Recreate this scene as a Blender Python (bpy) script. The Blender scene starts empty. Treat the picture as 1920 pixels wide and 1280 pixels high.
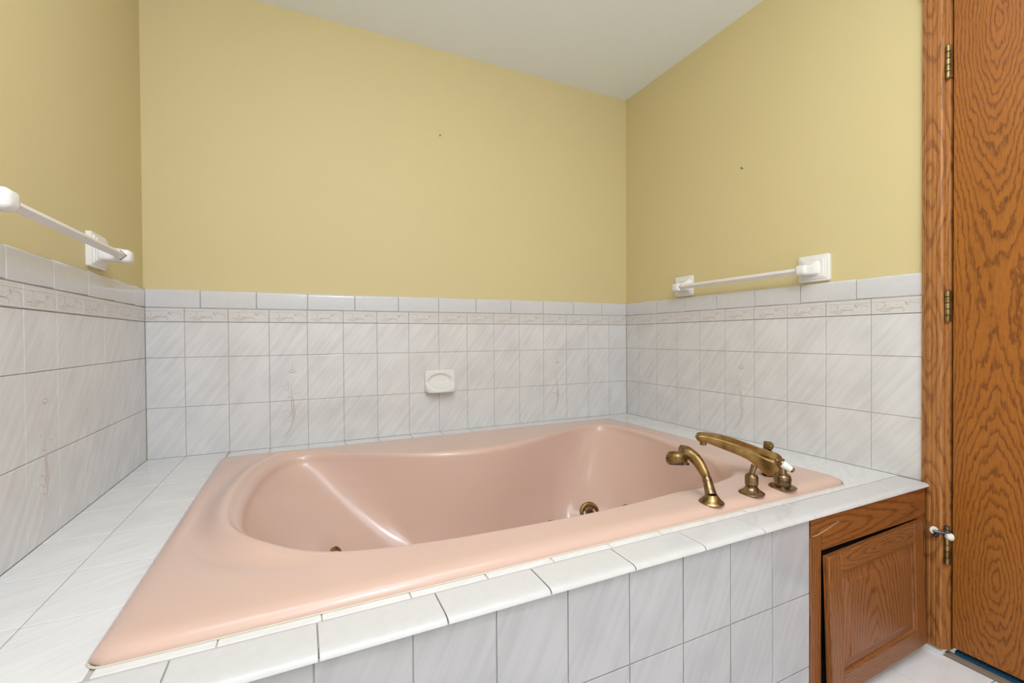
import bpy, math, random
from mathutils import Vector, Matrix
S = 0.0254; ZD = 20.9            # inches to metres; deck height above the floor in inches
W_, FR = 94.3, -58.52            # alcove width, front face of the tub deck
PI = math.pi
C = bpy.context.scene.collection
def P3(p): return Vector((p[0]*S, p[1]*S, (p[2]+ZD)*S))

# ------------------------------------------------------------------ camera
def make_camera():
    yaw, pit, rol = [math.radians(a) for a in (25.1507, -0.5691, -0.3876)]
    f = Vector((math.sin(yaw)*math.cos(pit), math.cos(yaw)*math.cos(pit), math.sin(pit)))
    rt = Vector((math.cos(yaw), -math.sin(yaw), 0)); up = rt.cross(f)
    r2 = rt*math.cos(rol)+up*math.sin(rol); u2 = -rt*math.sin(rol)+up*math.cos(rol)
    cd = bpy.data.cameras.new('camera'); co = bpy.data.objects.new('camera', cd); C.objects.link(co)
    cd.sensor_width = 36; cd.lens = 844.5/1920*36; cd.clip_start = 0.02
    M = Matrix((r2, u2, -f)).transposed().to_4x4()
    M.translation = P3((21.962, -88.023, 18.874)); co.matrix_world = M
    bpy.context.scene.camera = co
make_camera()
# ------------------------------------------------------------------ light
sc = bpy.context.scene
wd = bpy.data.worlds.new('world'); sc.world = wd; wd.use_nodes = True
wd.node_tree.nodes['Background'].inputs[0].default_value = (0.9, 0.95, 1.0, 1)
wd.node_tree.nodes['Background'].inputs[1].default_value = 0.35
sc.view_settings.view_transform = 'Standard'; sc.view_settings.look = 'None'
sc.view_settings.exposure = 0.03; sc.view_settings.gamma = 1.0; sc.view_settings.use_curve_mapping = False
def area(name, loc, target, sx, sy, power, col):
    l = bpy.data.lights.new(name, 'AREA'); l.shape = 'RECTANGLE'; l.size = sx*S; l.size_y = sy*S
    l.energy = power; l.color = col
    o = bpy.data.objects.new(name, l); C.objects.link(o); o.location = P3(loc)
    o.rotation_euler = (P3(target)-P3(loc)).to_track_quat('-Z', 'Y').to_euler(); return o
area('window_light', (38, -147, 18), (50, 0, 10), 84, 66, 6.0, (0.60, 0.81, 1.0))
area('ceiling_fixture_light', (35, -61, 75.6), (38, -44, 0), 62, 42, 20.5, (0.82, 0.91, 1.0))
def bulb(name, p, e, r, col):
    l = bpy.data.lights.new(name, 'POINT'); l.energy = e; l.color = col; l.shadow_soft_size = r*S
    o = bpy.data.objects.new(name, l); C.objects.link(o); o.location = P3(p)
bulb('ceiling_globe_light', (36, -98, 66), 28.0, 2.2, (0.88, 0.93, 1.0))
for i in range(4): bulb('vanity_bulb_light', (22+7*i, -122, 60), 5.0, 1.6, (1.0, 0.95, 0.92))

# ------------------------------------------------------------------ node helpers
class NT:
    def __init__(s, name):
        s.m = bpy.data.materials.new(name); s.m.use_nodes = True
        s.t = s.m.node_tree; s.n = s.t.nodes; s.b = s.n['Principled BSDF']
        s._p = None
    def lk(s, a, b): s.t.links.new(a, b)
    def put(s, sock, v):
        if isinstance(v, bpy.types.NodeSocket): s.lk(v, sock)
        elif isinstance(v, tuple) and len(v) == 3 and sock.type == 'RGBA': sock.default_value = (*v, 1)
        else: sock.default_value = v
    def math(s, op, a, b=0.0, c=0.0):
        q = s.n.new('ShaderNodeMath'); q.operation = op
        s.put(q.inputs[0], a); s.put(q.inputs[1], b); s.put(q.inputs[2], c); return q.outputs[0]
    def pos(s):                      # world position in inches, z from the deck
        if s._p is None:
            g = s.n.new('ShaderNodeNewGeometry'); q = s.n.new('ShaderNodeSeparateXYZ'); s.lk(g.outputs['Position'], q.inputs[0])
            x = s.math('MULTIPLY', q.outputs[0], 1/S); y = s.math('MULTIPLY', q.outputs[1], 1/S)
            z = s.math('MULTIPLY_ADD', q.outputs[2], 1/S, -ZD); s._p = dict(x=x, y=y, z=z)
        return s._p
    def vec(s, a, b, c=0.0):
        q = s.n.new('ShaderNodeCombineXYZ'); s.put(q.inputs[0], a); s.put(q.inputs[1], b); s.put(q.inputs[2], c); return q.outputs[0]
    def noise(s, v, scale, detail=3.0, rough=0.5, dist=0.0):
        q = s.n.new('ShaderNodeTexNoise'); s.lk(v, q.inputs['Vector']); q.inputs['Scale'].default_value = scale
        q.inputs['Detail'].default_value = detail; q.inputs['Roughness'].default_value = rough; q.inputs['Distortion'].default_value = dist
        return q.outputs[0]
    def ramp(s, f, stops, interp='LINEAR'):
        q = s.n.new('ShaderNodeValToRGB'); q.color_ramp.interpolation = interp; e = q.color_ramp.elements
        while len(e) < len(stops): e.new(0.5)
        for k, (p, c) in enumerate(stops): e[k].position = p; e[k].color = (*c, 1)
        s.lk(f, q.inputs[0]); return q.outputs[0]
    def mix(s, f, a, b, mode='MIX'):
        q = s.n.new('ShaderNodeMix'); q.data_type = 'RGBA'; q.blend_type = mode
        s.put(q.inputs[0], f); s.put(q.inputs[6], a); s.put(q.inputs[7], b); return q.outputs[2]
    def bump(s, h, strength, dist):
        q = s.n.new('ShaderNodeBump'); q.inputs['Strength'].default_value = strength; q.inputs['Distance'].default_value = dist
        s.lk(h, q.inputs['Height']); s.lk(q.outputs[0], s.b.inputs['Normal'])
    def set(s, **k):
        for a, v in k.items(): s.put(s.b.inputs[a.replace('_', ' ')], v)
        return s.m
def simple(name, col, rough=0.4, metal=0.0, **k):
    n = NT(name); p = n.pos(); v = n.vec(p['x'], p['y'], p['z'])
    f = n.noise(v, 1.3, 3.0)
    c = n.mix(f, tuple(x*0.95 for x in col), tuple(min(1, x*1.05) for x in col))
    return n.set(Base_Color=c, Roughness=rough, Metallic=metal, **k)

def paint(name, col, bs=0.25, sc_=3.0):
    n = NT(name); p = n.pos(); v = n.vec(p['x'], p['y'], p['z'])
    c = n.mix(n.noise(v, 0.05, 2.0), tuple(x*0.98 for x in col), tuple(min(1, x*1.02) for x in col))
    n.bump(n.noise(v, sc_, 4.0), bs, 0.0006)
    return n.set(Base_Color=c, Roughness=0.62)

def tile_mat(name, ua, va, k=0.75, lo=(0.63, 0.615, 0.62), hi=(0.725, 0.712, 0.715), rough=0.13):
    n = NT(name); p = n.pos(); u, v = p[ua], p[va]
    across = n.math('MULTIPLY_ADD', v, -k, u); along = n.math('MULTIPLY_ADD', u, k, v)
    f = n.noise(n.vec(n.math('MULTIPLY', across, 1.15), n.math('MULTIPLY', along, 0.09)), 1.0, 2.5, 0.55, 0.15)
    g = n.noise(n.vec(u, v), 0.22, 1.0)
    f2 = n.math('MULTIPLY_ADD', g, 0.45, n.math('MULTIPLY', f, 0.75))
    c = n.ramp(f2, [(0.42, lo), (0.74, hi)])
    w = n.noise(n.vec(p['x'], p['y'], p['z']), 0.9, 1.0)
    n.bump(w, 0.12, 0.0018)
    n.set(Base_Color=c, Roughness=rough, Specular_IOR_Level=0.5)
    return n.m

def oak(name, across, along, a0, l0, L, H, freq=2.1, light=(0.40, 0.165, 0.045), dark=(0.165, 0.052, 0.012), wob=0.55, rough=0.38, seed=0.0, wear=False):
    n = NT(name); p = n.pos()
    aa = n.math('ADD', p[across[0]], p[across[1]]) if len(across) == 2 else p[across]
    ll = p[along]
    lowv = n.vec(n.math('MULTIPLY', aa, 0.10), n.math('MULTIPLY', ll, 0.05), seed)
    mid = n.vec(n.math('MULTIPLY', aa, 0.55), n.math('MULTIPLY', ll, 0.07), seed+3)
    fine = n.math('SUBTRACT', n.noise(n.vec(n.math('MULTIPLY', aa, 1.6), n.math('MULTIPLY', ll, 0.55), seed+4), 1.0, 2.0, 0.6), 0.5)
    n1 = n.math('SUBTRACT', n.noise(lowv, 1.0, 2.0), 0.5)
    n2 = n.math('SUBTRACT', n.noise(mid, 1.0, 2.0, 0.5), 0.5)
    a = n.math('ADD', n.math('SUBTRACT', aa, a0), n.math('MULTIPLY', n1, 1.6))
    h = n.math('MULTIPLY', n.math('ABSOLUTE', n.math('SINE', n.math('MULTIPLY', n.math('SUBTRACT', ll, l0), PI/L))), H)
    h = n.math('MULTIPLY_ADD', n2, wob*1.2, h)
    r = n.math('SQRT', n.math('ADD', n.math('MULTIPLY', a, a), n.math('MULTIPLY', h, h)))
    r = n.math('MULTIPLY_ADD', n2, wob, r)
    r = n.math('MULTIPLY_ADD', fine, wob*0.75, r)
    fr = n.math('FRACT', n.math('MULTIPLY', r, freq))
    ring = n.ramp(fr, [(0.0, (0.85,)*3), (0.10, (1,)*3), (0.26, (0.35,)*3), (0.50, (0.03,)*3), (0.88, (0.10,)*3), (1.0, (0.85,)*3)])
    fib = n.noise(n.vec(n.math('MULTIPLY', aa, 11.0), n.math('MULTIPLY', ll, 0.55), seed+7), 1.0, 3.0, 0.65)
    fibm = n.ramp(fib, [(0.44, (0,)*3), (0.66, (1,)*3)])
    tone = n.noise(n.vec(n.math('MULTIPLY', aa, 0.4), n.math('MULTIPLY', ll, 0.03), seed+1), 1.0, 2.0)
    base = n.mix(tone, tuple(x*0.88 for x in light), tuple(x*1.10 for x in light))
    k1 = n.math('MULTIPLY', ring, n.math('MULTIPLY_ADD', fibm, 0.45, 0.55))
    c = n.mix(k1, base, dark)
    c = n.mix(n.math('MULTIPLY', fibm, 0.30), c, dark)
    n.bump(n.math('ADD', k1, n.math('MULTIPLY', fibm, 0.5)), 0.25, -0.0005)
    n.set(Base_Color=c, Roughness=rough, Specular_IOR_Level=0.45)
    return n.m

def brass_mat(name, lo, hi, rough):
    n = NT(name); p = n.pos(); v = n.vec(p['x'], p['y'], p['z'])
    f = n.noise(v, 0.9, 3.0, 0.55)
    c = n.ramp(f, [(0.34, lo), (0.66, hi)])
    r = n.math('MULTIPLY_ADD', f, 0.15, rough)
    return n.set(Base_Color=c, Roughness=r, Metallic=1.0)

M = {}
M['yellow'] = paint('yellow_paint', (0.655, 0.55, 0.290))
M['white_paint'] = paint('ceiling_paint', (0.88, 0.93, 1.0), 0.9, 5.0)
M['tile_back'] = tile_mat('tile_back', 'x', 'z')
M['tile_right'] = tile_mat('tile_right', 'y', 'z', -0.75)
M['tile_left'] = tile_mat('tile_left', 'y', 'z', 0.75)
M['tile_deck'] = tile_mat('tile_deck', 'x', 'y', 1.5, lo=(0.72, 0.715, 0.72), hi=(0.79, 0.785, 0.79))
M['tile_plain'] = simple('tile_plain', (0.76, 0.75, 0.75), 0.12)
M['tile_edge'] = simple('bullnose_glaze', (0.64, 0.635, 0.65), 0.10)
M['border'] = simple('border_tile', (0.66, 0.635, 0.63), 0.16)
M['relief'] = simple('relief_glaze', (0.50, 0.425, 0.375), 0.3)
M['decal'] = simple('flower_decal', (0.56, 0.475, 0.435), 0.25)
M['grout'] = simple('grout', (0.48, 0.445, 0.41), 0.9)
M['pink'] = NT('pink_acrylic').set(Base_Color=(0.745, 0.50, 0.43), Roughness=0.13, Specular_IOR_Level=0.5, Coat_Weight=0.25, Coat_Roughness=0.05)
_p = NT('pink_tub'); _q = _p.pos(); _c = _p.mix(_p.noise(_p.vec(_q['x'], _q['y'], _q['z']), 0.06, 1.0), (0.645, 0.447, 0.378), (0.665, 0.467, 0.396))
M['pink'] = _p.set(Base_Color=_c, Roughness=0.19, Specular_IOR_Level=0.5)
M['caulk'] = simple('caulk', (0.62, 0.56, 0.47), 0.6)
M['ceramic'] = simple('white_ceramic', (0.80, 0.78, 0.76), 0.10)
M['barwhite'] = simple('white_bar_plastic', (0.78, 0.74, 0.72), 0.28)
M['brass'] = brass_mat('antique_brass', (0.13, 0.085, 0.035), (0.40, 0.265, 0.12), 0.20)
M['brass_spout'] = brass_mat('brushed_brass', (0.27, 0.165, 0.055), (0.40, 0.255, 0.10), 0.22)
M['bronze'] = brass_mat('worn_bronze', (0.13, 0.085, 0.05), (0.38, 0.26, 0.15), 0.16)
M['hinge'] = brass_mat('hinge_brass', (0.20, 0.14, 0.06), (0.42, 0.32, 0.15), 0.3)
M['black'] = simple('black_rubber', (0.02, 0.02, 0.022), 0.5)
M['steel'] = simple('dark_steel', (0.16, 0.15, 0.15), 0.35, 0.9)
M['rubber_white'] = simple('white_rubber', (0.78, 0.76, 0.72), 0.5)
M['dark'] = simple('painted_shade', (0.012, 0.010, 0.012), 0.9)  # near-black colour standing in for the shade inside the cabinet
M['oak_door'] = oak('oak_door', 'y', 'z', -64.9, 54.5, 64, 4.6, freq=3.1, light=(0.370, 0.125, 0.015), dark=(0.115, 0.030, 0.003), wob=0.6)
M['oak_casing'] = oak('oak_casing', 'y', 'z', -59.0, 60, 21, 1.6, freq=2.2, light=(0.45, 0.185, 0.052), dark=(0.17, 0.056, 0.012), wob=0.5, seed=5)
M['oak_v'] = oak('oak_stile', 'xy', 'z', 20, -6, 40, 1.5, freq=2.4, light=(0.30, 0.105, 0.026), dark=(0.10, 0.030, 0.008), seed=9)
M['oak_h'] = oak('oak_rail', 'z', 'x', -2.4, 74.0, 46, 2.6, freq=1.7, light=(0.31, 0.105, 0.024), dark=(0.105, 0.032, 0.008), seed=2, wob=0.5)
M['oak_hd'] = oak('oak_door_rail', 'zy', 'x', -64.5, 84, 30, 1.5, freq=3.0, light=(0.30, 0.112, 0.032), dark=(0.105, 0.034, 0.010), seed=6, wob=0.5)
M['oak_panel'] = oak('oak_panel', 'x', 'z', 81.0, -20.0, 44, 4.0, freq=1.9, light=(0.31, 0.115, 0.036), dark=(0.115, 0.036, 0.011), seed=4, wob=0.5)
M['threshold'] = simple('threshold_wood', (0.30, 0.23, 0.17), 0.7)
def carpet_mat():
    n = NT('blue_carpet'); p = n.pos(); f = n.noise(n.vec(p['x'], p['y'], p['z']), 9.0, 4.0, 0.8)
    n.bump(f, 1.0, 0.004)
    return n.set(Base_Color=n.ramp(f, [(0.35, (0.004, 0.035, 0.10)), (0.65, (0.03, 0.22, 0.46))]), Roughness=0.95)
M['carpet'] = carpet_mat()

# ------------------------------------------------------------------ mesh helpers (inches)
class MB:
    def __init__(s): s.v = []; s.f = []
    def add(s, vs, fs):
        b = len(s.v); s.v += [tuple(v) for v in vs]; s.f += [tuple(i+b for i in f) for f in fs]; return s
    def box(s, x0, x1, y0, y1, z0, z1):
        return s.add([(x0,y0,z0),(x1,y0,z0),(x1,y1,z0),(x0,y1,z0),(x0,y0,z1),(x1,y0,z1),(x1,y1,z1),(x0,y1,z1)],
                     [(3,2,1,0),(4,5,6,7),(0,1,5,4),(1,2,6,5),(2,3,7,6),(3,0,4,7)])
    def rings(s, R, closed=True, cap0=True, cap1=True):
        n = len(R[0]); b = len(s.v)
        for r in R: s.v += [tuple(p) for p in r]
        for k in range(len(R)-1):
            for i in range(n if closed else n-1):
                j = (i+1) % n
                s.f.append((b+k*n+i, b+k*n+j, b+(k+1)*n+j, b+(k+1)*n+i))
        if cap0: s.f.append(tuple(b+i for i in reversed(range(n))))
        if cap1: s.f.append(tuple(b+(len(R)-1)*n+i for i in range(n)))
        return s
    def sweep(s, pts, rad, n=20, up=(0, 0, 1), cap=True, squash=None, rot=0.0):
        pts = [Vector(p) for p in pts]; R = []
        if not isinstance(rad, (list, tuple)): rad = [rad]*len(pts)
        u0 = Vector(up)
        for i, p in enumerate(pts):
            t = (pts[min(i+1, len(pts)-1)]-pts[max(i-1, 0)]).normalized()
            a = t.cross(u0)
            if a.length < 1e-4: a = t.cross(Vector((1, 0, 0.01)))
            a.normalize(); b = a.cross(t); sq = squash[i] if squash else (1, 1)
            R.append([p + a*math.cos(2*PI*k/n+rot)*rad[i]*sq[0] + b*math.sin(2*PI*k/n+rot)*rad[i]*sq[1] for k in range(n)])
        return s.rings(R, True, cap, cap)
    def lathe(s, c, axis, prof, n=40, cap=True):   # prof: (radius, height)
        if n > 6:
            q = [prof[0]]
            for (r0, h0), (r1, h1) in zip(prof, prof[1:]):
                if math.hypot(r1-r0, h1-h0) > 0.12:
                    q += [(r0+(r1-r0)*t, h0+(h1-h0)*t) for t in (0.08, 0.92)]
                q.append((r1, h1))
            prof = q
        c = Vector(c); ax = Vector(axis).normalized()
        a = ax.cross(Vector((0, 1, 0.02))).normalized(); b = ax.cross(a)
        R = [[c + ax*h + a*math.cos(2*PI*k/n)*r + b*math.sin(2*PI*k/n)*r for k in range(n)] for r, h in prof]
        return s.rings(R, True, cap, cap)
    def ribbon(s, pts, w, nrm, lift=0.0):
        nrm = Vector(nrm); pts = [Vector(p)+nrm*lift for p in pts]; L = []
        m = len(pts)
        for i, p in enumerate(pts):
            t = (pts[min(i+1, m-1)]-pts[max(i-1, 0)]).normalized(); a = nrm.cross(t).normalized()
            ww = w*(0.35+0.65*math.sin(PI*(i+0.35)/(m-0.3)))
            L.append([p-a*ww/2-nrm*0.03, p-a*ww/4, p+a*ww/4, p+a*ww/2-nrm*0.03])
        return s.rings(L, False, False, False)
def origin_of(mb):
    xs = [v[0] for v in mb.v]; ys = [v[1] for v in mb.v]; zs = [v[2] for v in mb.v]
    return ((min(xs)+max(xs))/2, (min(ys)+max(ys))/2, min(zs))
def obj(name, mb, mat, parent=None, smooth=None, bevel=0.0, seg=2, sub=0):
    if parent is None: o0 = P3(origin_of(mb))
    else: o0 = Vector(parent['_o'])
    me = bpy.data.meshes.new(name)
    me.from_pydata([tuple(P3(v)-o0) for v in mb.v], [], mb.f); me.update()
    me.materials.append(mat)
    import bmesh
    bm = bmesh.new(); bm.from_mesh(me); bmesh.ops.recalc_face_normals(bm, faces=bm.faces); bm.to_mesh(me); bm.free()
    if smooth is not None:
        for p in me.polygons: p.use_smooth = True
        me.set_sharp_from_angle(angle=math.radians(smooth))
    o = bpy.data.objects.new(name, me); C.objects.link(o); o['_o'] = tuple(o0)
    if parent is None: o.location = o0
    else: o.parent = parent
    if bevel:
        m = o.modifiers.new('bevel', 'BEVEL'); m.width = bevel*S; m.segments = seg; m.limit_method = 'ANGLE'; m.angle_limit = math.radians(40)
        for p in me.polygons: p.use_smooth = True
        me.set_sharp_from_angle(angle=math.radians(50))
    if sub:
        m = o.modifiers.new('sub', 'SUBSURF'); m.levels = sub; m.render_levels = sub
    return o
def empty(name, loc):
    o = bpy.data.objects.new(name, None); C.objects.link(o); o.location = P3(loc); o['_o'] = tuple(P3(loc)); o.empty_display_size = 0.05
    return o
def tag(o, label, cat, group=None, kind=None):
    o['label'] = label; o['category'] = cat
    if group: o['group'] = group
    if kind: o['kind'] = kind
    return o
def struct(o, label=None):
    o['kind'] = 'structure'
    if label: o['label'] = label
    return o
def cat_rom(pts, m, closed=False):
    n = len(pts); out = []; rng = n if closed else n-1
    for i in range(rng):
        g = (lambda k: Vector(pts[k % n])) if closed else (lambda k: Vector(pts[max(0, min(n-1, k))]))
        p0, p1, p2, p3 = g(i-1), g(i), g(i+1), g(i+2)
        for j in range(m):
            t = j/m
            out.append(0.5*((2*p1)+(p2-p0)*t+(2*p0-5*p1+4*p2-p3)*t*t+(3*p1-p0-3*p2+p3)*t**3))
    if not closed: out.append(Vector(pts[-1]))
    return out

# ------------------------------------------------------------------ tiles
def tiles(mb, O, U, V, N, rects, gap=0.085, th=0.25, ins=0.06, drop=0.028):
    O, U, V, N = Vector(O), Vector(U), Vector(V), Vector(N)
    rnd = random.Random(7)
    for (u0, u1, v0, v1) in rects:
        if u1-u0 < 0.3 or v1-v0 < 0.3: continue
        a, b, c, d = u0+gap/2, u1-gap/2, v0+gap/2, v1-gap/2
        t1, t2, t3 = [rnd.uniform(-0.012, 0.012) for _ in range(3)]
        R = []
        for k, (i, h) in enumerate(((0, -th), (0, -drop), (ins*0.4, -drop*0.35), (ins, 0))):
            R.append([O+U*x+V*y+N*(h+(t1+t2*((x-u0)/(u1-u0)-.5)+t3*((y-v0)/(v1-v0)-.5) if k else 0)) for x, y in
                      ((a+i, c+i), (b-i, c+i), (b-i, d-i), (a+i, d-i))])
        mb.rings(R, True, False, True)
def grid(us, vs): return [(a, b, c, d) for a, b in zip(us, us[1:]) for c, d in zip(vs, vs[1:])]
def lines(a, b, first, step):
    o = [a]; x = first
    while x < b-0.2:
        if x > a+0.2: o.append(x)
        x += step
    return o+[b]
Z1, Z2, Z3, Z4, Z5, ZC = 7.97, 15.94, 21.63, 23.87, 26.87, 76.39
ZF = -ZD

def bull_row(mb, O, U, N, us, z0, z1, gap=0.08):       # wall bullnose: top edge rounds back to the wall
    O, U, N = Vector(O), Vector(U), Vector(N); Z = Vector((0, 0, 1)); H = z1-z0
    prof = [(0.05, -0.3), (0.05, -0.05), (0.1, 0.03), (0.22, 0.06), (H-0.45, 0.06), (H-0.2, 0.02), (H-0.06, -0.1), (H, -0.28)]
    for a, b in zip(us, us[1:]):
        R = []
        for i, e in ((0, -0.09), (0.05, 0.0)): R.append([O+U*(a+gap/2+i)+Z*(z0+h)+N*(d+e if d > -0.2 else d) for h, d in prof])
        for i, e in ((0.05, 0.0), (0, -0.09)): R.append([O+U*(b-gap/2-i)+Z*(z0+h)+N*(d+e if d > -0.2 else d) for h, d in prof])
        mb.rings(R, False, False, False)
VINE = [
 [(200,500),(330,480),(400,560),(370,650),(270,710),(180,750),(90,760)],
 [(160,765),(400,745),(540,685),(640,655),(700,680),(900,682),(1000,650),(1075,600)],
 [(170,812),(400,822),(520,775),(640,720),(780,690)],
 [(900,690),(1040,700),(1090,760),(1060,820)],
 [(1110,470),(1130,510),(1180,550),(1250,580)], [(1120,480),(1180,480),(1200,560)], [(1240,540),(1300,460),(1380,430)],
 [(1300,500),(1500,480),(1620,520),(1720,570)], [(1630,620),(1680,690)], [(70,560),(110,630)], [(780,560),(800,610)], [(540,830),(600,850)], [(10,745),(110,770)]]
def vine(mb, O, U, N, us, z0, z1):
    O, U, N = Vector(O), Vector(U), Vector(N); Z = Vector((0, 0, 1))
    for a in us:
        for k, c in enumerate(VINE):
            pts = []
            for x, y in c:
                top = 350-.063*x; bot = 940-.04*x
                pts.append(O+U*(a+0.35+5.5*(x+60)/1810)+Z*(z0+(z1-z0)*max(.12, min(.84, (bot-y)/(bot-top)))))
            mb.ribbon(cat_rom(pts, 4), 0.17 if k in (1, 2, 4, 5) else 0.11, N, 0.035)
def border_rows(mb, O, U, N, us, z0, z1, gap=0.08):
    O, U, N = Vector(O), Vector(U), Vector(N); Z = Vector((0, 0, 1)); H = z1-z0
    prof = [(0.06, -0.25), (0.06, 0.05), (0.12, 0.10), (0.20, 0.10), (0.27, 0.02), (H-0.52, 0.02), (H-0.47, 0.06), (H-0.40, 0.06), (H-0.36, 0.03), (H-0.12, 0.05), (H-0.06, 0.0), (H-0.05, -0.25)]
    for a, b in zip(us, us[1:]):
        R = []
        for i, e in ((0, -0.06), (0.04, 0.0)): R.append([O+U*(a+gap/2+i)+Z*(z0+h)+N*(d+e if d > -0.2 else d) for h, d in prof])
        for i, e in ((0.04, 0.0), (0, -0.06)): R.append([O+U*(b-gap/2-i)+Z*(z0+h)+N*(d+e if d > -0.2 else d) for h, d in prof])
        mb.rings(R, False, False, False)
FLOWER = [([(465,285),(410,350),(375,420),(370,500),(382,590),(370,700),(385,820),(390,900),(370,1000),(310,1110),(220,1180),(160,1210)], 9),
 ([(400,640),(415,760),(425,850),(400,950),(372,1020),(320,1120),(250,1190)], 9), ([(395,600),(400,740),(410,860),(385,970)], 12), ([(365,640),(372,760),(380,880)], 10),
 ([(390,580),(430,542),(480,538),(510,555)], 7), ([(362,900),(355,830),(310,800),(260,812),(228,860)], 8),
 ([(300,340),(312,400),(335,480),(348,600)], 5), ([(325,360),(328,440)], 6), ([(330,215),(385,235),(450,215)], 22), ([(345,200),(390,195),(430,205)], 16), ([(385,175),(392,130),(402,95)], 6), ([(385,150),(385,175)], 14),
 ([(255,430),(270,430)], 16), ([(292,485),(312,492)], 16), ([(285,870),(300,872)], 14), ([(325,885),(338,900)], 14), ([(275,938),(292,940)], 14), ([(400,725),(410,745)], 16), ([(430,840),(440,860)], 10), ([(335,950),(348,962)], 14), ([(320,600),(380,612)], 12), ([(455,560),(470,575)], 8), ([(500,250),(480,240)], 1)]
def flower(mb, O, U, N, uc):
    O, U, N = Vector(O), Vector(U), Vector(N); Z = Vector((0, 0, 1))
    for c, w in FLOWER[:-1]:
        pts = [O+U*(uc+(x-340)/96.0)+Z*(Z1+0.06-(y-648)/85.0) for x, y in c]
        mb.ribbon(cat_rom(pts, 4), w/96.0*1.15, N, 0.022)

def wall(name, O, U, N, length, ustart, cols, bulls, mat, decals, plane, zbase=0.0):
    w = struct(obj(name, plane, M['yellow']))
    g = MB(); Ov, Uv, Nv = Vector(O), Vector(U), Vector(N)
    q = [Ov+Uv*a+Vector((0, 0, z))+Nv*d for d in (-0.35, -0.075) for a, z in ((ustart, -0.25), (length, -0.25), (length, Z5-0.2), (ustart, Z5-0.2))]
    g.rings([q[:4], q[4:]]); obj('grout', g, M['grout'], w)
    t = MB(); tiles(t, O, U, (0, 0, 1), N, grid(cols, [-0.03, Z1, Z2, Z3])); obj('wall_tiles', t, mat, w)
    b = MB(); border_rows(b, O, U, N, cols, Z3, Z4); obj('border_tiles', b, M['border'], w)
    v = MB(); vine(v, O, U, N, [c if k else cols[1]-6.0 for k, c in enumerate(cols[:-1]) if k or cols[1]-cols[0] > 4], Z3, Z4); obj('vine_relief', v, M['relief'], w)
    r = MB(); bull_row(r, O, U, N, bulls, Z4, Z5); obj('bullnose_tiles', r, M['tile_edge'], w, smooth=50)
    for d in decals:
        f = MB(); flower(f, O, U, N, d); obj('flower_decal', f, M['decal'], w)
    return w
TOPW, YF = ZC, -150.0
wb = wall('wall_back', (0, 0, 0), (1, 0, 0), (0, -1, 0), W_, 0, lines(0, W_, 5.07, 6), lines(0, W_, 7.24, 7.97), M['tile_back'], [20.1, 74.1],
     MB().box(-6, W_+6, 0.22, 5, ZF, ZC))
wl = wall('wall_left', (0, 0, 0), (0, 1, 0), (1, 0, 0), 0, -70, lines(-70.1, 0, -64.1, 6), lines(-70, 0, -68.65, 8), M['tile_left'], [-31.1],
     MB().box(-6, -0.22, YF, 0.22, ZF, ZC))
DY0, DY1 = -61.0, -93.0      # door opening in the right wall
DTOP = 60.6
wr_plane = MB().box(W_+0.22, W_+5, -59.6, 0.22, ZF, ZC).box(W_+0.22, W_+5, YF, -94.6, ZF, ZC).box(W_+0.22, W_+5, -94.6, -59.6, 62.2, ZC)
wr = wall('wall_right', (W_, 0, 0), (0, -1, 0), (-1, 0, 0), 58.1, 0, lines(0, 58.1, 4.28, 6), lines(0, 58.1, 2.44, 8), M['tile_right'], [31.25], wr_plane)
struct(obj('wall_front', MB().box(-6, W_+6, YF-5, YF, ZF, ZC), M['white_paint']))
struct(obj('ceiling', MB().box(-6, W_+6, YF-5, 5, ZC, ZC+4), M['white_paint']))
# floor
fl = MB().box(-6, 93.9, YF, 0, ZF-3, ZF-0.25)
fo = struct(obj('floor', fl, M['grout']))
ft = MB(); tiles(ft, (0, 0, ZF), (1, 0, 0), (0, 1, 0), (0, 0, 1), grid(lines(0, 93.75, 1.35, 12), lines(-150, -56, -149, 12)), gap=0.12, th=0.3)
M['tile_floor'] = tile_mat('tile_floor', 'y', 'x', 0.3, rough=0.2, lo=(0.82, 0.82, 0.85), hi=(0.88, 0.88, 0.90))
obj('floor_tiles', ft, M['tile_floor'], fo)

# ------------------------------------------------------------------ tub deck
TX0, TX1, TY0, TY1 = 10.55, 84.3, -54.6, -6.35
deck = tag(empty('tub_deck', (47, -29, ZF)), 'white tiled raised deck and apron surrounding the pink bathtub', 'tub deck')
sub = MB()
for (a, b, c, d) in ((0, 12, -58.2, 0), (12, 81.5, -8, 0), (81.5, W_, -58.2, 0), (12, 81.5, -58.2, -53.4)): sub.box(a, b, c, d, -0.40, -0.09)
obj('deck_backing', sub, M['grout'], deck)
gx = [-0.05]+lines(0, W_, 5.07, 6)[1:-1]+[W_+0.05]; gy = [-71.7, -63.7, -55.5, -47.6, -39.6, -31.65, -23.6, -15.65, -7.7, 0.05]
def clip(rects, R):
    o = []
    for (a, b, c, d) in rects:
        a2, b2, c2, d2 = max(a, R[0]), min(b, R[1]), max(c, R[2]), min(d, R[3])
        if b2-a2 > 0.35 and d2-c2 > 0.35: o.append((a2, b2, c2, d2))
    return o
G = grid(gx, gy); rs = []
for R in ((-.05, TX0+.3, -55.45, .05), (TX0+.3, TX1-.3, TY1-.3, .05), (TX1-.3, W_+.05, -55.45, .05), (TX0+.3, TX1-.3, -55.45, TY0+.3)): rs += clip(G, R)
t = MB(); tiles(t, (0, 0, 0), (1, 0, 0), (0, 1, 0), (0, 0, 1), rs); obj('deck_tiles', t, M['tile_deck'], deck)
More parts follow.
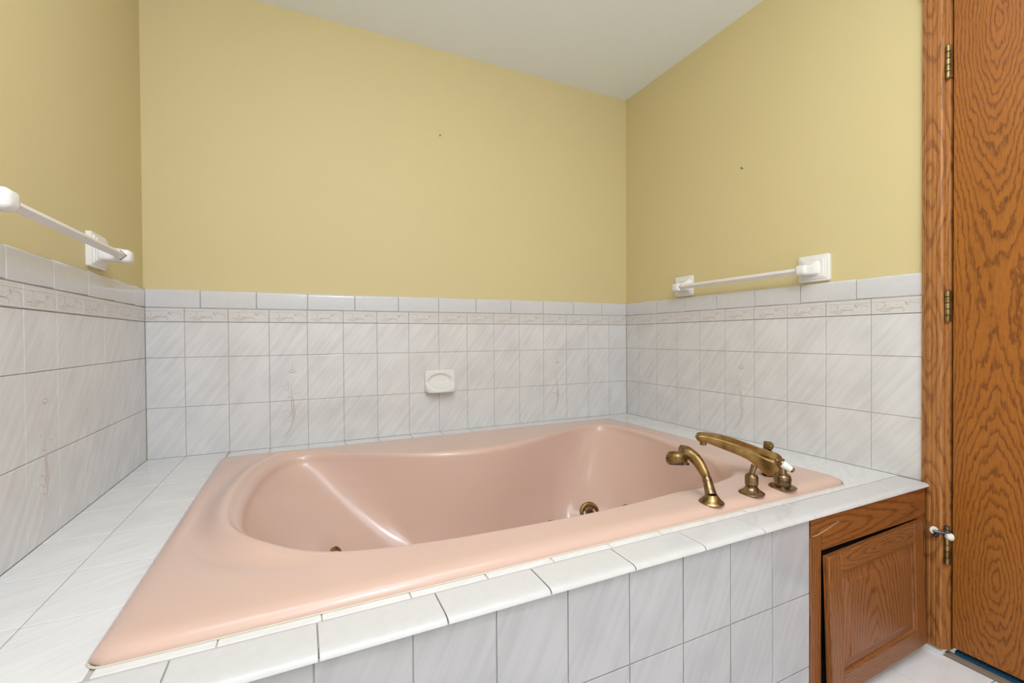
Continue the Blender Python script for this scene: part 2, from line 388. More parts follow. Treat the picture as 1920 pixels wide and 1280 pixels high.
# front bullnose edge
bn = MB(); prof = [(-55.5, -0.3), (-55.5, -0.04), (-55.6, 0.03), (-55.8, 0.05), (-55.95, 0.05), (-58.0, 0.05), (-58.2, 0.047), (-58.62, 0.03), (-58.9, -0.05), (-59.02, -0.18), (-59.05, -0.34), (-58.6, -0.36)]
def shift(p, e): return (p[0] + (e*0.7 if p[0] < -58.3 else 0), p[1]-e if p[1] > -0.2 else p[1])
xs = [0, 6.8, 14.8]+[22.75+7.98*k for k in range(10)]; xs = [x for x in xs if x < 93]+[93.7]
for a, b in zip(xs, xs[1:]):
    R = []
    for i, e in ((0.04, 0.05), (0.06, 0.012), (0.10, 0.0), (0.16, 0.0)): R.append([(a+i, *shift(p, e)) for p in prof])
    for i, e in ((0.16, 0.0), (0.10, 0.0), (0.06, 0.012), (0.04, 0.05)): R.append([(b-i, *shift(p, e)) for p in prof])
    bn.rings(R, False, False, False)
obj('bullnose_edge_tiles', bn, M['tile_edge'], deck, smooth=50)
# apron
XE = 70.3
obj('apron_backing', MB().box(0, XE-0.05, FR+0.12, FR+1.5, ZF, -0.45), M['grout'], deck)
obj('edge_backing', MB().box(0, 93.6, FR+0.05, -55.4, -0.40, -0.16), M['grout'], deck)
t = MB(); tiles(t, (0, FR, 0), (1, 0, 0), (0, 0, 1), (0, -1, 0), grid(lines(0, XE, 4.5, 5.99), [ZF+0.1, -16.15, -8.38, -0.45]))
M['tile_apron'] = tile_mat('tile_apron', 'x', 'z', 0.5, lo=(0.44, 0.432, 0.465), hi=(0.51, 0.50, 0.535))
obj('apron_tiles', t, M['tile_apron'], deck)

# ------------------------------------------------------------------ bathtub
OPEN = [(15.7,-31),(16.2,-37.3),(17.8,-41.4),(20.8,-45),(24.9,-47.4),(31,-48.8),(37,-49.4),(48.2,-49.8),(55.4,-49.5),(62,-48.9),(66.5,-48.1),(71,-47.3),(74.4,-46.2),(76.3,-43.8),
        (77.7,-36.2),(79,-29),(79.7,-21.6),(79.3,-15.6),(77.3,-12.2),(74,-11.6),(71,-12.9),(66,-15.2),(59.6,-17.8),(54,-19.5),(48,-20.2),(40,-19.0),(33,-16.4),(27.5,-13.4),(23,-11.0),(19.6,-12.2),(17.2,-17.6),(16,-25)]
BOT = [(31,-33.5),(33.5,-39.0),(39,-42.6),(48,-43.6),(58,-43.8),(67,-43.0),(72,-39.5),(73.5,-34),(73.3,-25),(70.5,-19.8),(64,-20.0),(57,-22.4),(48,-24),(41,-23.8),(35.5,-26.0),(32.2,-29)]
CX, CY = 49.0, -34.0
NTH = 288
def polar(pts):
    c = cat_rom([(x, y, 0) for x, y in pts], 24, True); n = len(c); out = []
    ang = [(math.atan2(p.y-CY, p.x-CX)) for p in c]
    for k in range(NTH):
        th = -PI+2*PI*k/NTH; d = Vector((math.cos(th), math.sin(th))); best = None
        for i in range(n):
            p, q = c[i], c[(i+1) % n]
            a = Vector((p.x-CX, p.y-CY)); b = Vector((q.x-CX, q.y-CY)); e = b-a
            den = d.x*e.y-d.y*e.x
            if abs(den) < 1e-9: continue
            tt = (a.x*e.y-a.y*e.x)/den; ss = (a.x*d.y-a.y*d.x)/den
            if tt > 0 and -1e-6 <= ss <= 1+1e-6 and (best is None or tt < best): best = tt
        out.append(best)
    return out
def rrect(x0, x1, y0, y1, r):
    o = []
    for cx, cy, a0 in ((x1-r, y1-r, 0), (x0+r, y1-r, 90), (x0+r, y0+r, 180), (x1-r, y0+r, 270)):
        for k in range(7):
            a = math.radians(a0+15*k); o.append((cx+r*math.cos(a), cy+r*math.sin(a)))
    return o
def polar_rect(x0, x1, y0, y1, r):
    out = []
    for k in range(NTH):
        th = -PI+2*PI*k/NTH; dx, dy = math.cos(th), math.sin(th)
        lo, hi = 0.0, 80.0
        for _ in range(40):
            m = (lo+hi)/2; x, y = CX+dx*m, CY+dy*m
            qx = max(x0+r-x, x-(x1-r), 0); qy = max(y0+r-y, y-(y1-r), 0)
            ins = (x0 <= x <= x1 and y0 <= y <= y1 and (qx*qx+qy*qy <= r*r))
            if ins: lo = m
            else: hi = m
        out.append(lo)
    return out
rO, rB = polar(OPEN), polar(BOT)
def blur(v, sig):
    n = len(v); m = int(sig*3); w = [math.exp(-(k/sig)**2/2) for k in range(-m, m+1)]; t = sum(w)
    return [sum(v[(i+k) % n]*w[k+m] for k in range(-m, m+1))/t for i in range(n)]
rO = blur(rO, 2.0); rB = blur(rB, 15.0); rOs = blur(rO, 20.0)
RZ = 0.92
def sstep(a, b, x):
    t = max(0, min(1, (x-a)/(b-a))); return t*t*(3-2*t)
def rim_z(x, y, dist):            # height of the flange; dist = inches outside the basin lip
    z = RZ
    left = sstep(30, 17, x)*sstep(-50, -44, y)
    z += left*(0.75*math.exp(-((dist-1.2)/1.1)**2)-0.25*math.exp(-((dist-3.6)/1.1)**2))
    fr = sstep(60.5, 65.5, x)*sstep(-40, -46, y)
    z -= fr*0.30*math.exp(-(dist/3.2)**2)
    return z
def bulge(x, y, z, B):
    s = 0
    for (bx, by, bz, amp, rad) in B:
        d2 = (x-bx)**2+(y-by)**2+(z-bz)**2; s += amp*math.exp(-d2/(rad*rad))
    return s
BUL = [(68.3, -20.0, -12.4, 1.5, 3.0), (26.8, -24.0, -11.0, -0.9, 2.0)]
def basin(k, s):                  # s in 0..1 from the lip to the bottom
    th = -PI+2*PI*k/NTH; dx, dy = math.cos(th), math.sin(th); a, b = rO[k], rB[k]
    x0, y0 = CX+dx*a, CY+dy*a
    zt = rim_z(x0, y0, 0)
    fr = sstep(60.5, 65.5, x0)*sstep(-40, -44, y0)
    lf = sstep(34, 20, x0); rl = 0.9+1.2*fr+0.55*lf
    if s < 0.16:                   # lip rounding
        q = s/0.16*PI/2; r = a-rl*math.sin(q)*0.9 + rl*0.45; z = zt-rl*(1-math.cos(q))
    else:
        q = (s-0.16)/0.84; r1 = a-rl*0.9+rl*0.45; z1 = zt-rl; zb = -17.0
        # wall then fillet: bezier P0 (r1,z1) P1 P2 P3 (b*0.8, zb)
        P0 = (r1, z1); rs_ = min(r1-0.4, rOs[k]-0.9); P1 = (rs_-(rs_-b)*0.22, z1-(z1-zb)*0.55); P2 = (b+0.9, zb+0.2); P3 = (b*0.70, zb)
        u = q; m = 1-u
        r = m**3*P0[0]+3*m*m*u*P1[0]+3*m*u*u*P2[0]+u**3*P3[0]
        z = m**3*P0[1]+3*m*m*u*P1[1]+3*m*u*u*P2[1]+u**3*P3[1]
    x, y = CX+dx*r, CY+dy*r
    if s > 0.2: r -= bulge(x, y, z, BUL)
    return (CX+dx*r, CY+dy*r, z)
def make_tub():
    R = []
    for off, z in ((0, 0.0), (-0.02, 0.18), (0.12, 0.42), (0.38, 0.65), (0.75, 0.82), (1.2, 0.90)):
        rr = polar_rect(TX0+off, TX1-off, TY0+off, TY1-off, 1.0)
        R.append([(CX+math.cos(-PI+2*PI*k/NTH)*rr[k], CY+math.sin(-PI+2*PI*k/NTH)*rr[k], z) for k in range(NTH)])
    rr = polar_rect(TX0+1.2, TX1-1.2, TY0+1.2, TY1-1.2, 1.0)
    m = 16
    for j in range(1, m+1):
        ring = []
        for k in range(NTH):
            th = -PI+2*PI*k/NTH; x0, y0 = CX+math.cos(th)*rO[k], CY+math.sin(th)*rO[k]
            fr = sstep(60.5, 65.5, x0)*sstep(-40, -44, y0); lf = sstep(34, 20, x0); rl = 0.9+1.2*fr+0.55*lf
            ri = rO[k]+rl*0.45; r = rr[k]+(ri-rr[k])*j/m
            x, y = CX+math.cos(th)*r, CY+math.sin(th)*r; d = r-rO[k]
            zr = rim_z(x, y, max(0, d)); e = sstep(0, 0.12, j/m)
            ring.append((x, y, 0.90*(1-e)+zr*e))
        R.append(ring)
    # make the first basin ring match the end of the flange
    ns = 46
    for j in range(1, ns+1): R.append([basin(k, j/ns) for k in range(NTH)])
    last = R[-1]
    for q in (0.6, 0.3): R.append([(CX+(p[0]-CX)*q, CY+(p[1]-CY)*q, -17.0-0.1*(1-q)) for p in last])
    mb = MB(); mb.rings(R, True, False, False)
    b = len(mb.v); mb.v.append((CX, CY, -17.1)); o = b-NTH
    for i in range(NTH): mb.f.append((o+i, o+(i+1) % NTH, b))
    return mb
tub = tag(empty('bathtub', (CX, CY, -17.1)), 'large pink whirlpool bathtub sunk into the white tiled deck', 'bathtub')
obj('tub_shell', make_tub(), M['pink'], tub, smooth=80)
cb = MB(); rp = rrect(TX0-0.03, TX1+0.03, TY0-0.03, TY1+0.03, 1.0)
rp = [(x, y, 0.03) for x, y in rp]; n_ = 8; R = []
for i, p in enumerate(rp):
    a = Vector(rp[i-1]); b = Vector(rp[(i+1) % len(rp)]); t_ = (b-a).normalized(); nn = Vector((t_.y, -t_.x, 0))
    R.append([Vector(p)+nn*0.09*math.cos(2*PI*k/n_)+Vector((0, 0, 0.07*math.sin(2*PI*k/n_))) for k in range(n_)])
R.append(R[0]); cb.rings(R, True, False, False); obj('caulk_bead', cb, M['caulk'], tub, smooth=60)
from mathutils.bvhtree import BVHTree
_tm = make_tub(); BV = BVHTree.FromPolygons([Vector(v) for v in _tm.v], _tm.f)
def on_wall(p, d):
    loc, n, i, dist = BV.ray_cast(Vector(p), Vector(d).normalized())
    if n.dot(Vector(d)) > 0: n = -n
    return loc, n
def jet(p, d, r=1.45, tiltz=None):
    c, nv = on_wall(p, d)
    if tiltz is not None: nv = (nv*0.35+Vector(tiltz).normalized()*0.65).normalized()
    f = MB().lathe(c-nv*0.35, nv, [(r, 0), (r, 0.45), (r*0.93, 0.57), (r*0.80, 0.61), (r*0.66, 0.51), (r*0.60, 0.20), (r*0.1, 0.17)], 36)
    j = obj('jet', f, M['brass'], tub, smooth=35)
    g = MB().lathe(c-nv*0.19, nv, [(r*0.42, 0), (r*0.42, 0.42), (r*0.34, 0.52), (r*0.22, 0.50), (r*0.20, 0.15)], 28)
    obj('nozzle', g, M['bronze'], j, smooth=35)
    obj('nozzle_hole', MB().lathe(c-nv*0.05, nv, [(r*0.19, 0.0), (r*0.19, 0.22)], 20), M['black'], j)
jet((68.3, -34, -12.45), (0, 1, 0), 1.75, (-0.25, -1, 0.15))
jet((61.2, -34, -14.45), (0, 1, 0), 1.35, (0, -1, 0.3))
jet((40, -27.5, -10.3), (-0.96, 0.28, 0), 1.2, (1, -0.45, 0.2))
c, nv = on_wall((62, -29.3, -11.95), (1, 0.35, 0))
ov = obj('overflow_plate', MB().lathe(c-nv*0.2, nv, [(1.35, 0), (1.35, 0.35), (1.22, 0.46), (0.3, 0.5)], 36), M['bronze'], tub, smooth=35)
obj('plate_screw', MB().lathe(c+nv*0.28, nv, [(0.16, 0), (0.16, 0.08), (0.08, 0.12)], 16), M['ceramic'], ov)

# ------------------------------------------------------------------ fittings on the rim
RT = 0.90
DSP = Vector((-.78, .62, 0)).normalized(); NSP = Vector((DSP.y, -DSP.x, 0))   # spout direction; side facing the camera
sp = tag(empty('tub_spout', (77, -49.3, RT)), 'long brushed brass tub spout reaching over the pink basin between its two handles', 'tub spout')
SC = Vector((77, -49.3, 0))+NSP*(-0.75)
prof_t = [(-1.80, 1.9), (-1.66, 2.35), (-0.95, 3.62), (0.15, 3.98), (1.3, 4.35), (2.7, 4.85), (4.6, 5.50), (6.6, 5.95), (8.0, 6.08), (8.65, 6.05), (8.95, 5.85), (9.12, 5.45)]
prof_b = [(-1.45, 1.0), (-1.2, 0.88), (-0.8, 0.86), (0.3, 0.86), (1.0, 1.25), (2.0, 2.15), (3.3, 3.10), (5.9, 4.12), (7.6, 4.75), (8.5, 4.95), (8.85, 5.02), (9.05, 5.22)]
wid = [0.55, 0.75, 0.86, 0.88, 0.86, 0.82, 0.78, 0.73, 0.70, 0.66, 0.58, 0.40]
def resample(pf, n): 
    c = cat_rom([(a, b, 0) for a, b in pf], 5); return c
ct, cbm = resample(prof_t, 5), resample(prof_b, 5); cw = cat_rom([(w, 0, 0) for w in wid], 5)
m = MB(); R = []
for a, b, w in zip(ct, cbm, cw):
    w = w.x; H = a.y-b.y; ring = []
    # cross-section: flat crown, chamfered shoulder with a crease, tapering side
    sec = [(0.26, 1.0), (0.44, 0.985), (0.93, 0.80), (0.90, 0.70), (1.02, 0.62), (1.0, 0.30), (0.93, 0.06), (0.84, 0.0)]
    full = [(-q, h) for q, h in sec[::-1]][:] + sec
    fu = []
    for (q0, h0), (q1, h1) in zip(full, full[1:]+full[:1]):
        fu.append((q0, h0))
        if math.hypot(q1-q0, h1-h0) > 0.11: fu += [(q0+(q1-q0)*t, h0+(h1-h0)*t) for t in (0.12, 0.88)]
    full = fu
    for q, h in full:
        s_ = b.x+(a.x-b.x)*h; z_ = b.y+H*h
        p = SC+DSP*s_+Vector((0, 0, z_))-NSP*(q*w); ring.append(p)
    R.append(ring)
m.rings(R); obj('spout_body', m, M['brass_spout'], sp, smooth=20)
ae = SC+DSP*8.15
obj('aerator', MB().lathe((ae.x, ae.y, 4.42), (0, 0, 1), [(0.40, 0), (0.44, 0.05), (0.44, 0.55)], 28), M['brass'], sp, smooth=40)
pb = MB(); R = []
for z, g in ((RT-0.05, 0.12), (RT+0.03, 0.10)):
    R.append([SC+DSP*(s_)-NSP*q+Vector((0, 0, z)) for s_, q in ((-1.5-g, -.8-g), (0.4, -.85-g), (0.9+g, -.6), (0.9+g, .6), (0.4, .85+g), (-1.5-g, .8+g))])
pb.rings(R); obj('spout_gasket', pb, M['black'], sp)

def handle(name, c, lab, lever_dir, hub):
    x, y = c; t = tag(empty(name, (x, y, RT)), lab, 'faucet handle', 'porcelain lever faucet handles beside the spout')
    obj('flange', MB().lathe((x, y, RT-0.03), (0, 0, 1), [(1.48, 0), (1.50, 0.07), (1.40, 0.14), (1.05, 0.24), (0.9, 0.30)], 44), M['bronze'], t, smooth=40)
    obj('handle_body', MB().lathe((x, y, RT), (0, 0, 1), [(0.88, 0.15), (0.92, 0.35), (0.90, 0.80), (0.95, 0.86), (0.95, 1.05), (0.91, 1.12), (0.91, 1.30), (0.80, 1.50), (0.56, 1.62), (0.40, 1.75), (0.36, 2.3), (0.30, 2.75), (0.1, 2.8)], 40), M['bronze'], t, smooth=35)
    d = Vector(lever_dir).normalized(); a = Vector((x, y, RT+2.35))+Vector(hub)
    obj('lever_collar', MB().lathe(a+d*0.0, d, [(0.20, -0.42), (0.34, -0.36), (0.40, -0.20), (0.60, 0.14), (0.64, 0.20), (0.64, 0.34), (0.50, 0.38)], 28), M['bronze'], t, smooth=35)
    lv = obj('lever', MB().lathe(a+d*0.38, d, [(0.48, 0), (0.49, 0.1), (0.44, 0.5), (0.37, 0.95), (0.33, 1.08)], 28), M['ceramic'], t, smooth=50)
    lv['label'] = 'white porcelain lever'
    obj('lever_tip', MB().lathe(a+d*1.44, d, [(0.28, 0), (0.31, 0.06), (0.30, 0.20), (0.20, 0.30), (0.10, 0.31)], 24), M['brass'], t, smooth=40)
    return t
handle('faucet_handle', (73.55, -53.4), 'brass faucet handle in front of the spout, its white porcelain lever pointing at the camera', (0.46, -0.74, -0.49), (-0.2, 0.3, 0.55))
handle('faucet_handle', (82.3, -45.1), 'brass faucet handle behind the spout, mostly hidden, near the right wall', (0.55, 0.83, 0.10), (0.05, -0.55, -0.22))

dv = tag(empty('diverter_valve', (68.4, -53.2, RT)), 'small worn bronze diverter knob between hand shower and faucet handle', 'diverter knob')
x, y = 68.4, -53.2
obj('flange', MB().lathe((x, y, RT-0.04), (0, 0, 1), [(1.36, 0), (1.38, 0.08), (1.30, 0.16), (1.06, 0.30), (0.82, 0.50), (0.66, 0.72), (0.60, 0.88)], 44), M['bronze'], dv, smooth=40)
obj('valve_body', MB().lathe((x, y, RT), (0, 0, 1), [(0.50, 0.75), (0.62, 0.86), (0.70, 0.98), (0.71, 1.85), (0.64, 2.02), (0.46, 2.20), (0.30, 2.26)], 36), M['bronze'], dv, smooth=35)
obj('stem', MB().sweep([(x, y, RT+2.1), (x+0.12, y-0.02, RT+2.5), (x+0.36, y-0.10, RT+3.15)], [0.30, 0.31, 0.36], 20, up=(0, 1, 0)), M['bronze'], dv, smooth=40, bevel=0.05)

hs = tag(empty('hand_shower', (62.0, -53.3, RT)), 'brass hand shower on curved handle standing nearest the tub front', 'hand shower')
obj('flange', MB().lathe((61.95, -53.25, RT-0.06), (0, 0, 1), [(1.28, 0), (1.31, 0.08), (1.22, 0.20), (0.95, 0.42), (0.74, 0.72), (0.62, 0.92)], 44), M['brass'], hs, smooth=40)
sock = [(62.05, -53.15, 1.55), (62.25, -52.75, 2.1), (62.45, -52.35, 2.75)]
obj('socket', MB().sweep(sock, [0.62, 0.56, 0.50], 28, up=(1, 0, 0)), M['bronze'], hs, smooth=40, bevel=0.03)
obj('collar', MB().sweep([(62.44, -52.37, 2.72), (62.50, -52.2, 2.95), (62.55, -52.05, 3.2)], [0.50, 0.53, 0.46], 28, up=(1, 0, 0)), M['bronze'], hs, smooth=30, bevel=0.03)
hp = cat_rom([(62.55, -52.05, 3.15), (62.56, -51.65, 3.75), (62.50, -51.1, 4.5), (62.25, -50.5, 5.15), (61.75, -49.95, 5.6), (61.15, -49.7, 5.72)], 6)
nr = len(hp); rad = [0.46+0.26*math.sin(PI*0.55*i/(nr-1)) for i in range(nr)]
obj('shower_handle', MB().sweep(hp, rad, 28, up=(1, 0.4, 0), squash=[(1, 0.85)]*nr), M['brass'], hs, smooth=60)
hd = Vector((0.20, 0.24, 0.95)).normalized(); hc = Vector((60.25, -49.95, 5.0))
hh = obj('shower_head', MB().lathe(hc, hd, [(0.85, -0.62), (0.98, -0.58), (1.13, -0.42), (1.20, 0.0), (1.20, 0.06), (1.12, 0.10), (1.13, 0.14), (1.08, 0.42), (0.86, 0.72), (0.62, 0.80), (0.5, 0.79)], 40), M['brass'], hs, smooth=35)
obj('spray_face', MB().lathe(hc, hd, [(0.84, -0.66), (0.84, -0.58)], 36), M['black'], hh)
obj('head_tab', MB().sweep([hc+Vector((0.75, -0.55, -0.42)), hc+Vector((1.15, -0.70, -0.60))], [0.20, 0.14], 12), M['black'], hs, smooth=40)

# ------------------------------------------------------------------ towel bars
def rrsec(c, A, B, ha, hb, r, n=5):
    c = Vector(c); A = Vector(A); B = Vector(B); o = []
    for sx, sy, a0 in ((1, 1, 0), (-1, 1, 90), (-1, -1, 180), (1, -1, 270)):
        for k in range(n):
            a = math.radians(a0+90*k/(n-1)); o.append(c+A*(sx*(ha-r)+r*math.cos(a))+B*(sy*(hb-r)+r*math.sin(a)))
    return o
def towel_rack(wallx, inward, ys, zc, label, off=(0, 0)):
    N = Vector((inward, 0, 0)); Y = Vector((0, 1, 0)); Z = Vector((0, 0, 1))
    t = tag(empty('towel_bar', (wallx, sum(ys)/2, zc)), label, 'towel bar', 'white towel bars above the wall tiles')
    for y, sgn, of in zip(ys, (1, -1), off):
        P = Vector((wallx, y, zc+0.42)); y += of
        m = MB(); hy, hz = 2.32, 2.05
        m.rings([rrsec(P-N*0.22, Y, Z, hy, hz, .25), rrsec(P+N*0.18, Y, Z, hy, hz, .25), rrsec(P+N*0.30, Y, Z, hy-.10, hz-.10, .25), rrsec(P+N*0.32, Y, Z, hy-.34, hz-.34, .2), rrsec(P+N*0.48, Y, Z, hy-.42, hz-.42, .2),
                 rrsec(P+N*0.52, Y, Z, hy-.62, hz-.62, .2), rrsec(P+N*0.64, Y, Z, hy-.70, hz-.70, .2)])
        mp = obj('mounting_plate', m, M['ceramic'], t, smooth=35)
        m = MB(); zc2 = zc
        secs = [(0.40, 1.62, 1.40, 0.40), (0.7, 1.30, 1.12, 0.42), (1.1, 1.02, 0.92, 0.28), (1.7, 0.92, 0.82, 0.08), (2.7, 0.90, 0.80, 0), (3.15, 0.86, 0.76, 0), (3.38, 0.68, 0.58, 0), (3.45, 0.4, 0.3, 0)]
        m.rings([rrsec(Vector((wallx, y, zc2+dz))+N*d, Y, Z, a, b, min(a, b)*0.45, 6) for d, a, b, dz in secs])
        obj('arm', m, M['ceramic'], t, smooth=60)
        m = MB(); yy = y-sgn*0.86
        m.lathe(Vector((wallx, yy, zc))+N*2.55, (0, -sgn, 0), [(0.60, -0.1), (0.60, 0.04), (0.44, 0.05), (0.44, -0.05)], 4)
        obj('bar_socket', m, M['steel'], t)
    c = Vector((wallx, 0, zc))+N*2.55; m = MB(); R = []
    h = 0.50
    for y in (ys[0]-0.7, ys[1]+0.7): R.append([c+Vector((a, y, b)) for a, b in ((h, 0), (0, h), (-h, 0), (0, -h))])
    m.rings(R); obj('bar', m, M['barwhite'], t, bevel=0.05)
    return t
towel_rack(W_, -1, (-18.4, -44.6), 28.75, 'white ceramic towel bar on the right wall beside the oak door casing', (-0.7, 0.1))
towel_rack(0, 1, (-18.2, -43.2), 29.0, 'white ceramic towel bar on the left wall, cut off by the frame')

# ------------------------------------------------------------------ soap dish
sd = tag(empty('soap_dish', (47.15, 0, 7.9)), 'small white ceramic soap dish mounted on the tiled back wall', 'soap dish')
m = MB(); NU, NV = 48, 36; hx, hz, zc_ = 3.15, 2.24, 10.15; g0 = []
for j in range(NV+1):
    for i in range(NU+1):
        # square grid mapped onto a rounded rectangle
        u, v = -1+2*i/NU, -1+2*j/NV
        x, z = u*hx, v*hz; rr_ = 0.55
        ex, ez = abs(x)-(hx-rr_), abs(z)-(hz-rr_)
        if ex > 0 and ez > 0:
            k_ = max(ex, ez)/math.hypot(ex, ez); x = math.copysign(hx-rr_+ex*k_, x); z = math.copysign(hz-rr_+ez*k_, z)
        edge = min(1.0, 1-max(abs(u), abs(v))); e = math.sqrt(max(0, 1-(1-min(1, edge/0.09))**2))
        shelf = max(0, 1-abs(u)**2.6)**0.55
        dv_ = (v+1)/2
        low = 1-sstep(0.16, 0.50, dv_)
        q = math.hypot(u/0.84, (v+0.0)/0.74); rec = 1-sstep(0.72, 1.0, q)
        d = 0.62+1.9*shelf*low*(1-0.25*rec)
        d -= 0.55*rec*(1-0.45*low)
        g0.append((47.15+x, -(0.02+max(0.02, d)*e), zc_+z+0.10*low*e*0))
m.v = g0; n1_ = NU+1
for j in range(NV):
    for i in range(NU): m.f.append((j*n1_+i, j*n1_+i+1, (j+1)*n1_+i+1, (j+1)*n1_+i))
loop = [i for i in range(NU+1)]+[j*n1_+NU for j in range(1, NV+1)]+[NV*n1_+i for i in range(NU-1, -1, -1)]+[j*n1_ for j in range(NV-1, 0, -1)]
bk = len(m.v)
for q in loop: m.v.append((m.v[q][0], 0.18, m.v[q][2]))
for k in range(len(loop)): k2 = (k+1) % len(loop); m.f.append((loop[k], loop[k2], bk+k2, bk+k))
m.f.append(tuple(bk+k for k in range(len(loop))))
obj('dish_body', m, M['ceramic'], sd, smooth=75)

# ------------------------------------------------------------------ nails left in the wall
def nail(c, N, label):
    N = Vector(N); c = Vector(c)
    o = obj('nail', MB().sweep([c-N*0.1, c+N*0.25, c+N*0.45+Vector((0, 0, 0.12))], [0.09, 0.09, 0.10], 10, up=(0.3, 0.2, 1)), M['steel'], None, smooth=40)
    return tag(o, label, 'nail')
nail((47.67, 0.22, 59.3), (0, -1, 0), 'tiny dark nail stub high on the yellow back wall above the soap dish')
nail((W_+0.22, -31.95, 49.0), (-1, 0, 0), 'tiny dark nail stub on the yellow right wall above its towel bar')

# ------------------------------------------------------------------ access cabinet front
cab = tag(empty('access_cabinet', (82, -58.5, ZF)), 'oak access cabinet at the right end of the tub apron with a loose hanging door', 'cabinet')
obj('cabinet_shade_sheet', MB().box(71.5, 93.3, -57.6, -57.3, ZF, -0.6), M['dark'], cab)  # thin sheet with the opening's shade painted in, behind the door gaps
st = MB().box(70.35, 72.25, -58.55, -57.65, ZF+.02, -2.35).box(92.0, 93.62, -58.55, -57.65, ZF+.02, -4.1).box(72.3, 91.9, -58.5, -57.65, ZF+.02, ZF+1.0)
obj('face_frame_stile', st, M['oak_v'], cab, bevel=0.05)
rl = MB()
R = []
for x, zb in ((70.35, -2.36), (71.2, -2.34), (72.24, -2.34), (72.26, -4.15), (80, -4.15), (93.62, -4.15)):
    R.append([(x, -57.65, -0.42), (x, -58.60, -0.42), (x, -58.66, -0.7), (x, -58.66, zb), (x, -57.65, zb)])
rl.rings(R); obj('face_frame_rail', rl, M['oak_h'], cab, bevel=0.04)
sl = MB().ribbon([(70.4, -58.69, -2.36), (71.5, -58.69, -2.33), (73.0, -58.69, -2.05), (75.2, -58.68, -1.55)], 0.2, (0, -1, 0), 0.02)
M['wornedge'] = simple('worn_wood_edge', (0.42, 0.24, 0.13), 0.5)
obj('worn_edge', sl, M['wornedge'], cab)
# door: built upright, then tilted in its plane by moving its vertices
def tilt(mb):
    a = math.radians(1.43); c, s_ = math.cos(a), math.sin(a); o = []
    for (x, y, z) in mb.v:
        dx, dz = x-72.3, z+4.72
        o.append((72.3+dx*c-dz*s_*0.75, y+dz*0.018, -4.72+dx*s_+dz*c))
    mb.v = o; return mb
DX0, DX1, DZ0, DZ1 = 72.3, 91.6, -19.95, -4.72; sw = 2.15; DYF, DYB = -59.30, -58.62
cd = obj('cabinet_door', tilt(MB().box(DX0+0.5, DX1-0.5, -59.0, DYB, DZ0+0.5, DZ1-0.5)), M['oak_panel'], cab)
def bev_frame(x0, x1, z0, z1): return tilt(MB().box(x0, x1, DYF, DYB, z0, z1))
for a, b in ((DX0, DX0+sw), (DX1-sw, DX1)): obj('stile', bev_frame(a, b, DZ0, DZ1), M['oak_v'], cd, bevel=0.09, seg=3)
for a, b in ((DZ0, DZ0+sw), (DZ1-sw, DZ1)): obj('rail', bev_frame(DX0+sw, DX1-sw, a, b), M['oak_hd'], cd, bevel=0.09, seg=3)
m = MB(); R = []
ix0, ix1, iz0, iz1 = DX0+sw, DX1-sw, DZ0+sw, DZ1-sw
for ins, y in ((0.0, -59.0), (0.0, -58.98), (0.10, -58.90), (0.28, -58.90), (1.35, -59.16), (1.40, -59.24), (1.5, -59.25)):
    R.append([(ix0+ins, y, iz0+ins), (ix1-ins, y, iz0+ins), (ix1-ins, y, iz1-ins), (ix0+ins, y, iz1-ins)])
m.rings(R, True, False, True); obj('raised_panel', tilt(m), M['oak_panel'], cd)
m = MB(); R = []
for ins, y in ((0.0, -59.22), (0.12, -59.20), (0.26, -59.08), (0.30, -58.9)):
    R.append([(ix0+ins, y, iz0+ins), (ix1-ins, y, iz0+ins), (ix1-ins, y, iz1-ins), (ix0+ins, y, iz1-ins)])
m.rings(R, True, False, False); obj('panel_moulding', tilt(m), M['oak_v'], cd, smooth=60)

# ------------------------------------------------------------------ door, casing, threshold
def extrude_z(prof, z0, z1): return MB().rings([[(x, y, z0) for x, y in prof], [(x, y, z1) for x, y in prof]])
cas = [(W_+0.2, -58.12), (93.98, -58.12), (93.90, -58.20), (93.88, -58.42), (93.78, -58.50), (93.80, -58.58), (93.70, -58.70), (93.62, -58.82), (93.60, -59.05), (93.70, -59.14), (93.71, -59.22), (93.60, -59.30),
       (93.57, -59.55), (93.66, -59.62), (93.66, -59.70), (93.57, -59.78), (93.56, -60.12), (93.62, -60.22), (93.70, -60.30), (93.70, -60.42), (W_+0.2, -60.42)]
cz = struct(obj('trim_1', extrude_z(cas, -20.25, 61.0), M['oak_casing'], None, smooth=30), 'oak casing moulding beside the door')
obj('jamb', MB().box(94.0, 98.6, -60.88, -60.40, -20.25, 61.0), M['oak_casing'], cz, bevel=0.04)
cas2 = [(x, -154.0-y) for x, y in cas]
struct(obj('trim_2', extrude_z(cas2, -20.25, 61.0), M['oak_casing'], None, smooth=30))
hd_ = MB().rings([[(x, -58.12, 61.0+(-58.12-y)) for x, y in cas], [(x, -95.9, 61.0+(-58.12-y)) for x, y in cas]])
struct(obj('trim_3', hd_, M['oak_casing'], None, smooth=30))
dr = struct(obj('door_1', MB().box(94.33, 95.9, -93.0, -61.04, -19.72, 60.3), M['oak_door'], None, bevel=0.04), 'oak veneer door with wide cathedral grain')
struct(obj('trim_4', MB().box(93.93, 95.2, -93.0, -60.3, ZF-0.3, ZF+0.10), M['threshold'], None, bevel=0.06), 'worn wooden threshold strip')
struct(obj('trim_5', MB().box(93.35, 93.88, -60.45, -58.55, ZF, ZF+0.38).box(93.88, 94.2, -60.45, -58.2, ZF, -20.3), M['tile_plain'], None, bevel=0.05), 'white tile strip under the oak casing')
cp = obj('carpet', MB().box(94.9, 112, -96, -61.0, ZF-0.4, ZF+0.62), M['carpet'], None, bevel=0.25, seg=3)
tag(cp, 'strip of bright blue carpet showing under the oak door', 'carpet', kind='stuff')
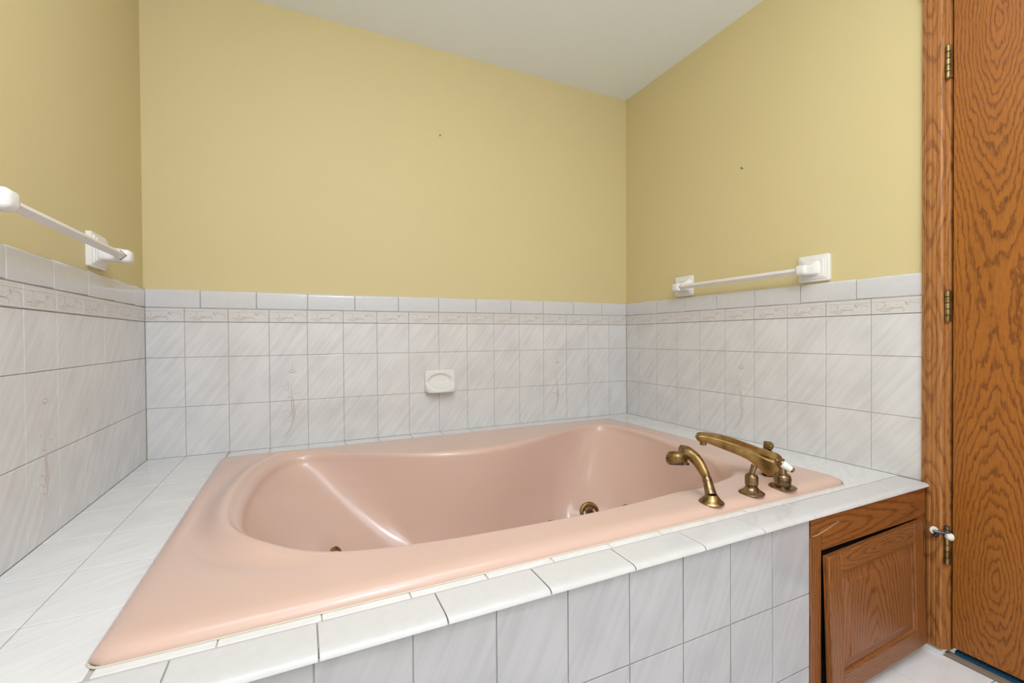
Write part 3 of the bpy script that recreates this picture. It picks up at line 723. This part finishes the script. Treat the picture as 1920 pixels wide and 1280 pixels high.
struct(obj('wall_hall', MB().box(112, 114, -98, -56, ZF, ZC).box(99.3, 114, -60.4, -58.4, ZF, ZC).box(99.3, 114, -96, -94, ZF, ZC), M['yellow']))
hy, hx = -60.74, 93.72
for z0, z1 in ((50.06, 53.97), (20.45, 24.2), (-9.4, -5.5)):
    m = MB(); H = z1-z0; k = H/5
    for i in range(5): m.lathe((hx, hy, z0+i*k), (0, 0, 1), [(0.20, 0.02), (0.245, 0.06), (0.245, k-0.06), (0.20, k-0.02)], 20)
    m.lathe((hx, hy, z1), (0, 0, 1), [(0.17, -0.02), (0.20, 0.05), (0.12, 0.16)], 16); m.lathe((hx, hy, z0), (0, 0, -1), [(0.17, -0.02), (0.19, 0.04), (0.10, 0.12)], 16)
    hg = obj('hinge', m, M['hinge'], dr, smooth=40)
    obj('hinge_leaf', MB().box(hx, 94.36, hy-0.28, hy-0.10, z0, z1), M['bronze'], hg)
# hinge pin door stop
ds = tag(empty('hinge_pin_stop', (hx, hy, -5.6)), 'small door stop with white bumpers on the lowest door hinge', 'door stop')
obj('pin_ring', MB().lathe((hx, hy, -5.35), (0, 0, 1), [(0.25, -0.15), (0.34, -0.12), (0.34, 0.12), (0.25, 0.15)], 24).lathe((hx, hy, -4.85), (0, 0, 1), [(0.18, -0.5), (0.2, -0.1), (0.28, -0.08), (0.28, 0.08), (0.1, 0.12)], 20), M['steel'], ds, smooth=40)
obj('stop_arm', MB().sweep([(hx, hy+0.05, -5.6), (93.2, -60.3, -5.55), (92.9, -59.95, -5.55), (92.85, -59.75, -5.55)], [0.20, 0.20, 0.16, 0.15], 14), M['steel'], ds, smooth=50)
b1 = obj('bumper', MB().lathe((93.3, -59.7, -5.60), (-0.6, -0.75, 0.28), [(0.40, -0.22), (0.48, -0.14), (0.48, 0.02), (0.40, 0.10), (0.3, 0.11)], 28), M['rubber_white'], ds, smooth=40)
b1['label'] = 'white rubber bumper'
obj('bumper_screw', MB().lathe((93.16, -59.86, -5.68), (-0.6, -0.75, -0.05), [(0.24, 0), (0.24, 0.3), (0.18, 0.42), (0.08, 0.44)], 20).lathe((93.14, -59.86, -6.05), (-0.6, -0.75, -0.3), [(0.26, 0), (0.26, 0.2), (0.14, 0.28)], 20), M['black'], ds, smooth=40)
b2 = obj('bumper', MB().lathe((93.70, -61.05, -5.95), (0.75, -0.6, -0.1), [(0.22, -0.45), (0.34, -0.35), (0.40, -0.1), (0.46, 0.1), (0.40, 0.22)], 24), M['rubber_white'], ds, smooth=40)
b2['label'] = 'white rubber bumper'

for o in bpy.data.objects:
    if '_o' in o: del o['_o']
